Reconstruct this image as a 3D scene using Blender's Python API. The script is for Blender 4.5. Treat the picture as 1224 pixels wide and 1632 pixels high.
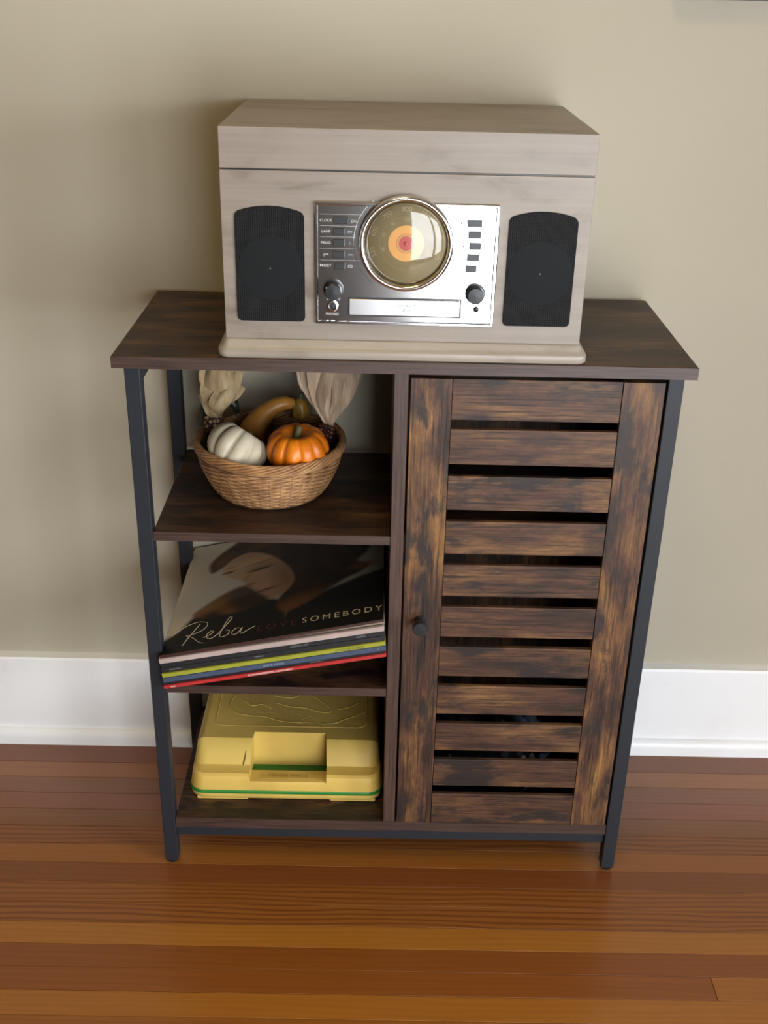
import bpy, bmesh, math, random
import numpy as np
from mathutils import Vector, Matrix
R = math.radians
random.seed(7)
rng = np.random.RandomState(11)
sc = bpy.context.scene
for o in list(bpy.data.objects):
    bpy.data.objects.remove(o)
COL = sc.collection

# ------------------------------------------------------------------ camera
cam = bpy.data.cameras.new('camera')
cam.sensor_fit = 'VERTICAL'; cam.sensor_height = 36.0
cam.lens = 1765.454 / 1632 * 36.0
cam.clip_start = 0.05
co = bpy.data.objects.new('camera', cam); COL.objects.link(co)
cr = Vector((0.999778, 0.0024109, 0.0209314)); cu = Vector((-0.0198735, 0.4378884, 0.8988096)); cf = Vector((0.0069987, 0.8990261, -0.4378391))
co.matrix_world = Matrix(((cr.x, cu.x, -cf.x, -0.030975), (cr.y, cu.y, -cf.y, -1.261539), (cr.z, cu.z, -cf.z, 1.212556), (0, 0, 0, 1)))
sc.camera = co

# ------------------------------------------------------------------ light and exposure
sc.view_settings.view_transform = 'Standard'
sc.view_settings.look = 'None'
sc.view_settings.gamma = 1.0
sc.view_settings.use_curve_mapping = False
sc.view_settings.exposure = -0.1
world = bpy.data.worlds.new('world'); sc.world = world
world.use_nodes = True
YH, XH = -4.2, 0.04                       # unseen extension added behind and left of the camera to cut bounced light
bg = world.node_tree.nodes['Background']
bg.inputs[0].default_value = (0.80, 0.90, 1.0, 1); bg.inputs[1].default_value = 1.5

YW, XL, XR, YR, ZC = 0.314, -3.0, 1.75, -2.2, 2.6          # wall behind cabinet, side walls, rear wall, ceiling
def area(name, loc, target, sx, sy, power, color):
    l = bpy.data.lights.new(name, 'AREA'); l.shape = 'RECTANGLE'; l.size = sx; l.size_y = sy
    l.energy = power; l.color = color
    o = bpy.data.objects.new(name, l); COL.objects.link(o)
    o.location = loc
    d = Vector(target) - Vector(loc)
    o.rotation_euler = d.to_track_quat('-Z', 'Y').to_euler()
    return o
DOOR = (0.10, 1.62, 0.02, 1.55)          # glazed door opening in the rear wall: x0 x1 z0 z1
WIN = (-2.10, -0.80, 0.45, 1.50)         # window opening in the right wall: y0 y1 z0 z1
area('daylight_through_door', ((DOOR[0]+DOOR[1])/2, YR-0.14, (DOOR[2]+DOOR[3])/2), ((DOOR[0]+DOOR[1])/2, 0, (DOOR[2]+DOOR[3])/2), 1.52, 1.53, 84, (0.93, 0.97, 1.0))
area('daylight_through_window', (XR+0.14, (WIN[0]+WIN[1])/2, (WIN[2]+WIN[3])/2), (0, (WIN[0]+WIN[1])/2, (WIN[2]+WIN[3])/2), 1.3, 1.05, 112, (0.91, 0.96, 1.0))
area('warm_fill', (-0.3, -0.9, ZC-0.01), (-0.3, -0.9, 0), 0.6, 0.6, 14, (1.0, 0.74, 0.36))  # added fill without a fitting, warms the upper wall

# ------------------------------------------------------------------ helpers
def origin(p):
    v = Vector((0, 0, 0))
    while p is not None:
        v += p.location; p = p.parent
    return v

class MB:
    def __init__(s):
        s.v = []; s.f = []
    def add(s, vs, fs):
        b = len(s.v); s.v += [tuple(v) for v in vs]; s.f += [tuple(i + b for i in f) for f in fs]; return s
    def box(s, x0, x1, y0, y1, z0, z1):
        return s.add([(x0,y0,z0),(x1,y0,z0),(x1,y1,z0),(x0,y1,z0),(x0,y0,z1),(x1,y0,z1),(x1,y1,z1),(x0,y1,z1)],
                     [(0,3,2,1),(4,5,6,7),(0,1,5,4),(1,2,6,5),(2,3,7,6),(3,0,4,7)])
    def prism(s, pts, fn, a, b):                          # closed outline pts (2d) mapped by fn(p, t) for t = a and b
        n = len(pts)
        return s.add([fn(p, a) for p in pts] + [fn(p, b) for p in pts],
                     [tuple(range(n-1, -1, -1)), tuple(range(n, 2*n))] + [(i, (i+1) % n, n+(i+1) % n, n+i) for i in range(n)])
    def lathe(s, prof, c, axis='Z', n=32, cap=True):      # prof: (r, t) along the axis
        vs = []; fs = []
        for r, t in prof:
            for i in range(n):
                a = 2*math.pi*i/n; x, y = r*math.cos(a), r*math.sin(a)
                vs.append((c[0]+x, c[1]+y, c[2]+t) if axis == 'Z' else (c[0]+x, c[1]-t, c[2]+y))
        m = len(prof)
        for k in range(m-1):
            for i in range(n):
                j = (i+1) % n
                fs.append((k*n+i, k*n+j, (k+1)*n+j, (k+1)*n+i))
        if cap:
            fs.append(tuple(range(n-1, -1, -1))); fs.append(tuple(range((m-1)*n, m*n)))
        return s.add(vs, fs)
    def tube(s, path, rad, n=8, closed=False, flat=1.0):
        path = [Vector(p) for p in path]; m = len(path)
        rads = rad if isinstance(rad, (list, tuple)) else [rad]*m
        vs = []; fs = []
        up = Vector((0, 0, 1))
        for k in range(m):
            a = path[(k-1) % m] if (closed or k) else path[k]
            b = path[(k+1) % m] if (closed or k < m-1) else path[k]
            t = (b-a).normalized()
            s1 = t.cross(up)
            if s1.length < 1e-3: s1 = t.cross(Vector((0, 1, 0)))
            s1.normalize(); s2 = s1.cross(t)
            for i in range(n):
                q = 2*math.pi*i/n
                vs.append(path[k] + s1*(math.cos(q)*rads[k]) + s2*(math.sin(q)*rads[k]*flat))
        for k in range(m if closed else m-1):
            for i in range(n):
                j = (i+1) % n; k2 = (k+1) % m
                fs.append((k*n+i, k*n+j, k2*n+j, k2*n+i))
        if not closed:
            fs.append(tuple(range(n-1, -1, -1))); fs.append(tuple(range((m-1)*n, m*n)))
        return s.add(vs, fs)
    def grid(s, rows, flip=False):
        h = len(rows); w = len(rows[0])
        fs = []
        for i in range(h-1):
            for j in range(w-1):
                q = (i*w+j, i*w+j+1, (i+1)*w+j+1, (i+1)*w+j)
                fs.append(q[::-1] if flip else q)
        return s.add([p for r in rows for p in r], fs)
    def build(s, name, mat, parent=None, smooth=False, bevel=0, seg=2, fix=True, angle=40):
        o0 = origin(parent)
        me = bpy.data.meshes.new(name)
        if parent is None:                                # thing of one mesh: origin at its base
            A = np.array(s.v); c = (A.min(0)+A.max(0))/2; loc = Vector((c[0], c[1], A[:, 2].min())); o0 = loc
        me.from_pydata([(x-o0.x, y-o0.y, z-o0.z) for x, y, z in s.v], [], s.f)
        if fix:
            bm = bmesh.new(); bm.from_mesh(me); bmesh.ops.recalc_face_normals(bm, faces=bm.faces); bm.to_mesh(me); bm.free()
        me.materials.append(mat)
        o = bpy.data.objects.new(name, me); COL.objects.link(o)
        if parent is None: o.location = o0
        else: o.parent = parent
        if smooth:
            for p in me.polygons: p.use_smooth = True
            if angle < 180 and not bevel:
                try: me.set_sharp_from_angle(angle=R(angle))
                except Exception: pass
        if bevel:
            m = o.modifiers.new('bevel', 'BEVEL'); m.width = bevel; m.segments = seg; m.limit_method = 'ANGLE'; m.angle_limit = R(35)
            for p in me.polygons: p.use_smooth = True
            m.harden_normals = True
        return o

def tag(o, label=None, cat=None, group=None, kind=None):
    if label: o['label'] = label
    if cat: o['category'] = cat
    if group: o['group'] = group
    if kind: o['kind'] = kind
    return o
def empty(name, loc, parent=None):
    o = bpy.data.objects.new(name, None); COL.objects.link(o)
    o.empty_display_size = 0.05
    if parent: o.parent = parent; o.location = Vector(loc) - origin(parent)
    else: o.location = loc
    return o
def text_mesh(s, size, align='CENTER', space=1.0, res=3):
    c = bpy.data.curves.new('lettering', 'FONT'); c.body = s; c.size = size; c.align_x = align; c.align_y = 'CENTER'
    c.space_character = space; c.resolution_u = res
    t = bpy.data.objects.new('lettering', c); COL.objects.link(t)
    dg = bpy.context.evaluated_depsgraph_get()
    me = bpy.data.meshes.new_from_object(t.evaluated_get(dg))
    vs = [v.co.copy() for v in me.vertices]; fs = [tuple(p.vertices) for p in me.polygons]
    bpy.data.objects.remove(t); bpy.data.curves.remove(c); bpy.data.meshes.remove(me)
    return vs, fs
def rrect(x0, x1, z0, z1, r, n=5):
    pts = []
    for cx, cz, a0 in ((x1-r, z1-r, 0), (x0+r, z1-r, 90), (x0+r, z0+r, 180), (x1-r, z0+r, 270)):
        for k in range(n+1):
            a = R(a0+90*k/n); pts.append((cx+r*math.cos(a), cz+r*math.sin(a)))
    return pts
XZ = lambda p, t: (p[0], t, p[1])
XY = lambda p, t: (p[0], p[1], t)

# ------------------------------------------------------------------ materials
def mat(name, base=(.5, .5, .5), rough=.5, metal=0, spec=.5, coat=0, coat_r=.1):
    m = bpy.data.materials.new(name); m.use_nodes = True
    b = m.node_tree.nodes['Principled BSDF']
    b.inputs['Base Color'].default_value = (*base, 1); b.inputs['Roughness'].default_value = rough
    b.inputs['Metallic'].default_value = metal; b.inputs['Specular IOR Level'].default_value = spec
    b.inputs['Coat Weight'].default_value = coat; b.inputs['Coat Roughness'].default_value = coat_r
    return m
class NT:
    def __init__(s, m): s.t = m.node_tree; s.b = s.t.nodes['Principled BSDF']
    def n(s, kind, **kw):
        x = s.t.nodes.new(kind)
        for k, v in kw.items():
            if k in ('operation', 'data_type', 'blend_type', 'wave_type', 'bands_direction', 'feature', 'wave_profile', 'attribute_name', 'vector_type'): setattr(x, k, v)
            else:
                key = int(k[1:]) if k[0] == 'i' and k[1:].isdigit() else k.replace('_', ' ')
                if isinstance(v, bpy.types.NodeSocket): s.t.links.new(v, x.inputs[key])
                else: x.inputs[key].default_value = v
        return x
    def link(s, a, b): s.t.links.new(a, b)
    def coords(s, scale, rand=0.0, kind='Object'):
        tc = s.n('ShaderNodeTexCoord'); out = tc.outputs[kind]
        if rand:
            oi = s.n('ShaderNodeObjectInfo')
            mu = s.n('ShaderNodeVectorMath', operation='SCALE'); 
            cx = s.n('ShaderNodeCombineXYZ', X=3.1, Y=7.7, Z=5.3)
            s.link(cx.outputs[0], mu.inputs[0]); s.link(oi.outputs['Random'], mu.inputs['Scale'])
            ad = s.n('ShaderNodeVectorMath', operation='ADD'); s.link(out, ad.inputs[0]); s.link(mu.outputs[0], ad.inputs[1]); out = ad.outputs[0]
        mp = s.n('ShaderNodeVectorMath', operation='MULTIPLY'); s.link(out, mp.inputs[0]); mp.inputs[1].default_value = scale
        return mp.outputs[0]
    def noise(s, vec, scale=1, detail=4, rough=.55, dist=0):
        x = s.n('ShaderNodeTexNoise', Scale=scale, Detail=detail, Roughness=rough, Distortion=dist); s.link(vec, x.inputs['Vector']); return x.outputs[0]
    def ramp(s, fac, stops):
        x = s.n('ShaderNodeValToRGB'); e = x.color_ramp.elements
        while len(e) < len(stops): e.new(.5)
        for el, (p, c) in zip(e, stops):
            el.position = p; el.color = (*c, 1) if len(c) == 3 else c
        s.link(fac, x.inputs[0]); return x.outputs[0]
    def mix(s, a, b, fac, mode='MIX'):
        x = s.n('ShaderNodeMix', data_type='RGBA', blend_type=mode)
        for v, k in ((fac, 0), (a, 6), (b, 7)):
            if isinstance(v, bpy.types.NodeSocket): s.link(v, x.inputs[k])
            else: x.inputs[k].default_value = v if k == 0 else (*v, 1)
        return x.outputs[2]
    def bump(s, h, strength=.3, dist=.001):
        x = s.n('ShaderNodeBump', Strength=strength, Distance=dist); s.link(h, x.inputs['Height']); s.link(x.outputs[0], s.b.inputs['Normal'])
    def color(s, c): s.link(c, s.b.inputs['Base Color'])

def rustic(axis, name, warm=1.0, dark=1.0):
    m = mat(name, rough=.45, spec=.36); t = NT(m)
    sx = {'X': (1.6, 6, 6), 'Y': (6, 1.6, 6), 'Z': (6, 6, 1.6)}[axis]
    sg = {'X': (12, 420, 420), 'Y': (420, 12, 420), 'Z': (420, 420, 12)}[axis]
    v1 = t.coords(sx, 1); v2 = t.coords(sg, 1); v3 = t.coords(tuple(1.2 if k < 2 else 3.4 for k in sx), 1)
    a = t.noise(v1, 3.6, 7, .68, .35)
    g = t.noise(v2, 1.0, 6, .65)
    c = t.noise(v3, 7.0, 7, .66, .15)
    k = dark*.54
    base = t.ramp(a, [(.36, (.042*k, .027*k, .020*k)), (.46, (.112*k, .052*k, .032*k)), (.55, (.180*k*warm, .088*k*warm, .045*k)), (.66, (.34*k*warm, .172*k*warm, .068*k))])
    gr = t.ramp(g, [(.33, (.14, .13, .13)), (.46, (.80, .80, .80)), (.68, (1.42, 1.38, 1.34))])
    base = t.mix(base, gr, 1.0, 'MULTIPLY')
    bl = t.ramp(c, [(.53, (0, 0, 0)), (.61, (.9, .9, .9))])
    base = t.mix(base, (.028*k, .022*k, .022*k), bl)
    t.color(base)
    t.bump(g, .25, .0006)
    return m
M = {}
M['rx'] = rustic('X', 'rustic_wood_lengthwise'); M['rz'] = rustic('Z', 'rustic_wood_upright'); M['ry'] = rustic('Y', 'rustic_wood_deep')
M['rzw'] = rustic('Z', 'rustic_wood_warm_upright', 1.25, 1.2)
M['rxt'] = rustic('X', 'rustic_wood_panel', 1.0, .68)
M['edge'] = mat('brown_edge_band', (.085, .042, .03), .45); _t = NT(M['edge'])
_g = _t.noise(_t.coords((14, 400, 400), 1), 1, 5); _t.color(_t.ramp(_g, [(.3, (.027, .014, .011)), (.7, (.072, .039, .030))]))
M['steel'] = mat('charcoal_painted_steel', (.017, .020, .026), .48, spec=.32)
_t = NT(M['steel']); _t.bump(_t.noise(_t.coords((1, 1, 1)), 900, 2), .08, .0003)
M['plastic_black'] = mat('black_plastic', (.012, .013, .016), .35)

def wall_mat(name, c):
    m = mat(name, c, .62, spec=.3); t = NT(m); v = t.coords((1, 1, 1))
    n = t.noise(v, 2.2, 3); t.color(t.ramp(n, [(.3, tuple(k*.97 for k in c)), (.7, tuple(k*1.03 for k in c))]))
    t.bump(t.noise(v, 260, 3), .12, .0008); return m
M['wall'] = wall_mat('khaki_wall_paint', (.425, .386, .305))
M['ceil'] = wall_mat('ceiling_paint', (.62, .50, .32))
M['white'] = mat('white_trim_paint', (.84, .85, .87), .35); _t = NT(M['white'])
_n = _t.noise(_t.coords((1, 1, 1)), 9, 5); _t.color(_t.ramp(_n, [(.25, (.82, .82, .83)), (.45, (.86, .87, .89))])); _t.bump(_t.noise(_t.coords((3, 30, 30)), 3, 3), .1, .001)
M['oak_dark'] = mat('dark_frame_wood', (.03, .02, .012), .4)

# floor planks: tint per plank through the object colour
mp = mat('fir_floor_plank', rough=.3, spec=.5, coat=.25, coat_r=.16); t = NT(mp)
oi = t.n('ShaderNodeObjectInfo')
g1 = t.noise(t.coords((5, 330, 1), 1), 1, 6, .62)
wv = t.n('ShaderNodeTexWave', wave_type='BANDS', bands_direction='Y', Scale=34.0, Distortion=9.0, Detail=2.0, Detail_Scale=.6)
t.link(t.coords((.16, 1.0, 1), 1), wv.inputs['Vector'])
sx = t.n('ShaderNodeSeparateColor'); t.link(oi.outputs['Color'], sx.inputs[0])
grain = t.ramp(g1, [(.25, (.84, .82, .78)), (.75, (1.12, 1.12, 1.12))])
fig = t.ramp(wv.outputs[0], [(.1, (.70, .62, .52)), (.6, (1.06, 1.06, 1.06))])
c = t.mix(oi.outputs['Color'], grain, .75, 'MULTIPLY')
c2 = t.mix(c, fig, oi.outputs['Alpha'], 'MULTIPLY')
t.color(c2); t.bump(g1, .06, .0004)
M['plank'] = mp
mf = mat('floor_boards_far', rough=.3, coat=.25, coat_r=.16); t = NT(mf)
v = t.coords((1, 1, 1)); w = t.noise(t.coords((.6, 26, 1)), 1, 3); t.color(t.ramp(w, [(.3, (.115, .042, .013)), (.7, (.22, .085, .024))]))
M['floor_far'] = mf

# whitewashed oak vinyl of the record player
def ashwood(name, c, axis='X'):
    m = mat(name, rough=.4); t = NT(m)
    sg = (3, 140, 140) if axis == 'X' else (140, 140, 3)
    g = t.noise(t.coords(sg), 1, 6, .6); b = t.noise(t.coords((3, 9, 9)), 3, 4, .6, .5)
    g2 = t.ramp(g, [(.3, tuple(k*.86 for k in c)), (.7, tuple(k*1.07 for k in c))])
    b2 = t.ramp(b, [(.30, (.68, .63, .58)), (.46, (.95, .94, .93)), (.8, (1.08, 1.07, 1.06))])
    t.color(t.mix(g2, b2, 1.0, 'MULTIPLY')); t.bump(g, .1, .0004); return m
M['ash'] = ashwood('whitewashed_wood', (.250, .210, .176))
M['ash_base'] = ashwood('whitewashed_wood_plinth', (.31, .268, .222))
M['chrome'] = mat('polished_chrome', (.74, .74, .76), .13, 1.0); _t = NT(M['chrome'])
_t.bump(_t.noise(_t.coords((1, 1, 1)), 30, 2), .05, .0008)
M['chrome_brushed'] = mat('brushed_metal', (.72, .72, .74), .24, 1.0)
M['grille'] = mat('black_speaker_mesh', (.010, .011, .013), .65, spec=.25); t = NT(M['grille'])
vx = t.n('ShaderNodeTexVoronoi', feature='F1', Scale=1.0); t.link(t.coords((420, 420, 420)), vx.inputs['Vector']); vx.inputs['Randomness'].default_value = 0.0
hh = t.ramp(vx.outputs['Distance'], [(.2, (1, 1, 1)), (.45, (0, 0, 0))])
t.bump(hh, .9, .0012); t.color(t.ramp(vx.outputs['Distance'], [(.2, (.016, .017, .019)), (.45, (.005, .005, .006))]))
M['perf'] = mat('perforated_speaker_mesh', (.010, .011, .013), .7, spec=.2); t = NT(M['perf'])
vx = t.n('ShaderNodeTexVoronoi', feature='F1', Scale=1.0); t.link(t.coords((300, 300, 300)), vx.inputs['Vector']); vx.inputs['Randomness'].default_value = 0.0
t.bump(t.ramp(vx.outputs['Distance'], [(.15, (1, 1, 1)), (.32, (0, 0, 0))]), .6, .001); t.color(t.ramp(vx.outputs['Distance'], [(.15, (.030, .034, .038)), (.32, (.007, .008, .009))]))
M['plastic_grey'] = mat('grey_rivet', (.10, .10, .10), .5)
M['print_grey'] = mat('grey_lettering', (.55, .55, .55), .5)
M['print_dark'] = mat('dark_lettering', (.12, .12, .12), .5)
M['red_led'] = mat('red_led', (.5, .05, .04), .3)
M['dial_gold'] = mat('olive_gold_dial', (.25, .18, .05), .4); M['dial_text'] = mat('cream_lettering', (.55, .45, .22), .5)
M['dial_orange'] = mat('orange_label', (.95, .50, .12), .4); M['dial_red'] = mat('red_label_centre', (.62, .10, .08), .4); M['dial_line'] = mat('gold_ring_print', (.42, .30, .09), .45)
def glass(name, ior=1.45, tint=(1, 1, 1)):
    m = bpy.data.materials.new(name); m.use_nodes = True; nt = m.node_tree
    nt.nodes.remove(nt.nodes['Principled BSDF'])
    tr = nt.nodes.new('ShaderNodeBsdfTransparent'); tr.inputs[0].default_value = (*tint, 1)
    gl = nt.nodes.new('ShaderNodeBsdfGlossy'); gl.inputs['Roughness'].default_value = 0.02
    fr = nt.nodes.new('ShaderNodeFresnel'); fr.inputs[0].default_value = ior
    mx = nt.nodes.new('ShaderNodeMixShader')
    nt.links.new(fr.outputs[0], mx.inputs[0]); nt.links.new(tr.outputs[0], mx.inputs[1]); nt.links.new(gl.outputs[0], mx.inputs[2])
    nt.links.new(mx.outputs[0], nt.nodes['Material Output'].inputs[0]); return m
M['glass'] = glass('window_glass', 1.45); M['dial_glass'] = glass('dial_glass', 1.7)

# ------------------------------------------------------------------ the room
PITCH, Y0 = 0.0388, 0.2384
YF = Y0 - PITCH*25                       # single planks up to here, plain boards beyond
f = MB(); f.box(XL-.1, XR+.1, YF, YW+.1, -.06, -.0125); f.box(XL-.1, XR+.1, YH-.1, YF-.0004, -.06, 0)
floor = tag(f.build('floor', M['floor_far']), 'varnished fir strip floor', kind='structure')
tints = [(.175, .062, .034, .0), (.285, .118, .048, .1), (.20, .079, .037, .15), (.215, .074, .038, .1), (.185, .076, .030, .2), (.205, .075, .026, .95),
         (.265, .105, .026, .15), (.175, .056, .017, .2), (.225, .085, .018, .85), (.225, .083, .018, 1.0), (.335, .140, .022, .2), (.195, .060, .010, .2),
         (.205, .064, .011, .2), (.315, .125, .018, .2), (.24, .085, .014, .3)]
y1 = Y0 + PITCH
proto_plank = {}
for k in range(27):
    ya, yb = y1 - PITCH*(k+1), y1 - PITCH*k
    if k == 0: yb = YW
    tint = tints[k] if k < len(tints) else tints[rng.randint(len(tints))]
    joints = [XL-.1, XR+.1]
    if k == 12: joints = [XL-.1, .4335, XR+.1]
    elif k not in (0,) : joints = [XL-.1, -1.2 + .9*((k*.37) % 1) - .35, XR+.1 - .5*((k*.61) % 1), XR+.1]
    for j in range(len(joints)-1):
        a, b = joints[j]+.0003, joints[j+1]-.0003
        o = MB().box(a, b, ya+.00022, yb-.00022, -.0125, 0).build('plank', M['plank'], floor, bevel=.0005, seg=1)
        tt = tint
        if k == 12 and j == 1: tt = (.30, .115, .02, .2)
        mean = (.23, .088, .024)
        tt = tuple(m_+.8*(q_-m_) for q_, m_ in zip(tt[:3], mean))+(tt[3],)
        o.color = (tt[0]*.98, tt[1]*.89, tt[2]*.66, tt[3])

nh = MB()
for k in range(34):
    nh.lathe([(.0013, .0), (.0012, .0002), (0, .0003)], (-1.66+.098*k+.01*rng.randn(), .2720+.0015*rng.randn(), 0), n=8, cap=False)
tag(nh.build('nail_heads', M['oak_dark'], floor), kind='stuff')
wb = tag(MB().box(XL-.12, XR+.12, YW, YW+.12, 0, ZC).build('wall_back', M['wall']), 'khaki painted wall behind the cabinet', kind='structure')
tag(MB().box(XL-.12, XL, YH-.12, YW, 0, ZC).build('wall_left', M['wall']), kind='structure')
w = MB(); y0w, y1w, z0w, z1w = WIN
w.box(XR, XR+.12, YR-.12, y0w, 0, ZC); w.box(XR, XR+.12, y1w, YW, 0, ZC); w.box(XR, XR+.12, y0w, y1w, 0, z0w); w.box(XR, XR+.12, y0w, y1w, z1w, ZC)
tag(w.build('wall_right', M['wall']), kind='structure')
w = MB(); x0d, x1d, z0d, z1d = DOOR
w.box(XH, x0d, YR-.12, YR, 0, ZC); w.box(XH, XH+.12, YH, YR-.12, 0, ZC); w.box(XL, XH+.12, YH-.12, YH, 0, ZC); w.box(x1d, XR, YR-.12, YR, 0, ZC); w.box(x0d, x1d, YR-.12, YR, z1d, ZC); w.box(x0d, x1d, YR-.12, YR, 0, z0d)
tag(w.build('wall_rear', M['wall']), kind='structure')
tag(MB().box(XL-.12, XR+.12, YH-.12, YW+.12, ZC, ZC+.1).build('ceiling', M['ceil']), kind='structure')
win = tag(empty('window_1', (XR+.05, (y0w+y1w)/2, z0w)), 'white framed window in the right hand wall', kind='structure')
m = MB()
for a, b, c_, d in ((y0w, y0w+.05, z0w, z1w), (y1w-.05, y1w, z0w, z1w), (y0w, y1w, z0w, z0w+.05), (y0w, y1w, z1w-.05, z1w), (y0w, y1w, (z0w+z1w)/2-.02, (z0w+z1w)/2+.02)):
    m.box(XR+.02, XR+.07, a, b, c_, d)
m.build('window_frame', M['white'], win)
MB().box(XR+.04, XR+.044, y0w+.04, y1w-.04, z0w+.04, z1w-.04).build('pane', M['glass'], win)
dr = tag(empty('door_1', ((x0d+x1d)/2, YR-.05, z0d)), 'glazed garden door opposite the cabinet', kind='structure')
m = MB(); xm = (x0d+x1d)/2
for a, b, c_, d in ((x0d, x0d+.06, z0d, z1d), (x1d-.06, x1d, z0d, z1d), (xm-.05, xm+.05, z0d, z1d), (x0d, x1d, z0d, z0d+.05), (x0d, x1d, z1d-.08, z1d)):
    m.box(a, b, YR-.07, YR-.02, c_, d)
m.build('door_frame', M['white'], dr)
for a, b in ((x0d+.05, xm-.04), (xm+.04, x1d-.05)):
    MB().box(a, b, YR-.05, YR-.046, z0d+.045, z1d-.07).build('pane', M['glass'], dr)

def skirting(x0, x1):
    n = 14; s = MB()
    prof = [(YW, 0), (.295, 0), (.295, .166), (.2975, .170), (YW, .171)]
    s.prism(prof, lambda p, t: (t, p[0], p[1]), x0, x1); return s
tag(skirting(XL, XR).build('baseboard_back', M['white']), 'tall flat white painted baseboard', kind='structure')
q = [(.295, 0), (.283, 0)] + [(.295-.012*math.cos(R(a)), .014+.015*math.sin(R(a))) for a in range(0, 91, 15)]
tag(MB().prism(q, lambda p, t: (t, p[0], p[1]), XL, XR).build('trim_1', M['white'], smooth=True), 'white shoe moulding along the baseboard foot', kind='structure')

# framed picture of which only the lower edge enters the frame at the top right
pf = empty('picture_frame', (.60, YW, 1.1900))
m = MB(); fx0, fx1, fz0, fz1 = .335, .86, 1.1900, 1.58
for a, b, c_, d in ((fx0, fx1, fz0, fz0+.03), (fx0, fx1, fz1-.03, fz1), (fx0, fx0+.03, fz0+.03, fz1-.03), (fx1-.03, fx1, fz0+.03, fz1-.03)):
    m.box(a, b, YW-.022, YW, c_, d)
m.build('frame', M['oak_dark'], pf)
MB().box(fx0+.03, fx1-.03, YW-.012, YW-.001, fz0+.03, fz1-.03).build('backing', mat('picture_mount', (.5, .47, .4), .7), pf)
tag(pf, 'dark wooden picture frame on the wall at the upper right edge', 'picture frame')

# ------------------------------------------------------------------ the cabinet
cab = tag(empty('storage_cabinet', (0, .15, 0)), 'rustic brown wooden cabinet with black metal legs and slatted door', 'cabinet')
H = .797
top = MB().box(-.35, .35, 0, .3018, H-.0157, H).build('top_panel', M['rxt'], cab, bevel=.0012)
MB().box(-.3503, .3503, -.0006, .0002, H-.0152, H-.0006).build('edge_band', M['edge'], top)
LX0, LX1 = .318, .337
for sx_ in (-1, 1):
    for ya, yb in ((.0055, .0255), (.262, .282)):
        a, b = sorted((sx_*LX0, sx_*LX1))
        lg = MB().box(a, b, ya, yb, .006, H-.0158).build('leg', M['steel'], cab, bevel=.0012)
        MB().lathe([(.0075, 0), (.0085, .0015), (.0085, .0062)], ((a+b)/2, (ya+yb)/2, 0), n=16).build('foot_glide', M['plastic_black'], lg, smooth=True)
    MB().box(min(sx_*LX0, sx_*LX1), max(sx_*LX0, sx_*LX1), .0256, .2619, H-.036, H-.0159).build('side_rail', M['steel'], cab, bevel=.001)
MB().box(-.3179, .3179, .012, .030, .0505, .0703).build('front_rail', M['steel'], cab, bevel=.001)
MB().box(-.3179, .3179, .262, .281, .0505, .0703).build('back_rail', M['steel'], cab, bevel=.001)
def board(name, x0, x1, y0, y1, z0, z1, m=M['rxt']):
    o = MB().box(x0, x1, y0, y1, z0, z1).build(name, m, cab, bevel=.0007, seg=1)
    MB().box(x0+.0002, x1-.0002, y0-.0006, y0+.0004, z0+.0003, z1-.0003).build('edge_band', M['edge'], o)
    return o
board('bottom_panel', -.3175, .3175, .0065, .282, .0706, .0885)
DX0, DX1 = -.0120, .0050
board('shelf', -.3175, DX0-.0003, .0075, .282, .5468, .5598)
board('shelf', -.3175, DX0-.0003, .0075, .282, .3100, .3233)
dv = MB().box(DX0, DX1, .0065, .282, .0888, H-.0159).build('divider', M['rz'], cab, bevel=.0007, seg=1)
ez = mat('brown_upright_edge_band', (.09, .045, .03), .45); _t = NT(ez)
_g = _t.noise(_t.coords((400, 400, 14), 1), 1, 5); _t.color(_t.ramp(_g, [(.3, (.030, .016, .012)), (.7, (.085, .046, .034))]))
MB().box(DX0+.0003, DX1-.0003, .0058, .0068, .089, H-.0162).build('edge_band', ez, dv)
MB().box(.3020, .3165, .030, .282, .0888, H-.0159).build('side_panel', M['rz'], cab)
MB().box(DX1+.0003, .3018, .272, .278, .0888, H-.0159).build('back_panel', M['rz'], cab)
MB().box(DX1+.0003, .3018, .045, .2715, .545, .559).build('inner_shelf', M['rxt'], cab, bevel=.0007, seg=1)

# slatted door
DXa, DXb, DZ0, DZ1 = .0075, .3148, .0892, .7755
dbody = MB()
for xa, xb in ((.030, .0570), (.2650, .295)):
    dbody.box(xa, xb, .0195, .0265, DZ0+.01, DZ1-.01)
door = dbody.build('door', M['rz'], cab)
MB().box(DXa, .0577, .0045, .0195, DZ0, DZ1).build('stile', M['rzw'], door, bevel=.0008)
MB().box(.2640, DXb, .0045, .0195, DZ0, DZ1).build('stile', M['rzw'], door, bevel=.0008)
sl = [(.7225, DZ1)] + [(.7105-.0632*k-.0470, .7105-.0632*k) for k in range(9)] + [(DZ0, .1425)]
for k, (a, b) in enumerate(sl):
    MB().box(.0581, .2636, .0052, .0118, a, b).build('slat', M['rx'], door, bevel=.0008)
kb = MB().lathe([(.0072, -.0002), (.0052, .003), (.0045, .012), (.0060, .0145), (.0098, .0165), (.0102, .0185), (.0102, .0245), (.0094, .0258), (.0, .026)], (.0300, .0045, .4370), axis='Y', n=28, cap=False)
kb.build('knob', M['plastic_black'], door, smooth=True, angle=50)

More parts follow.
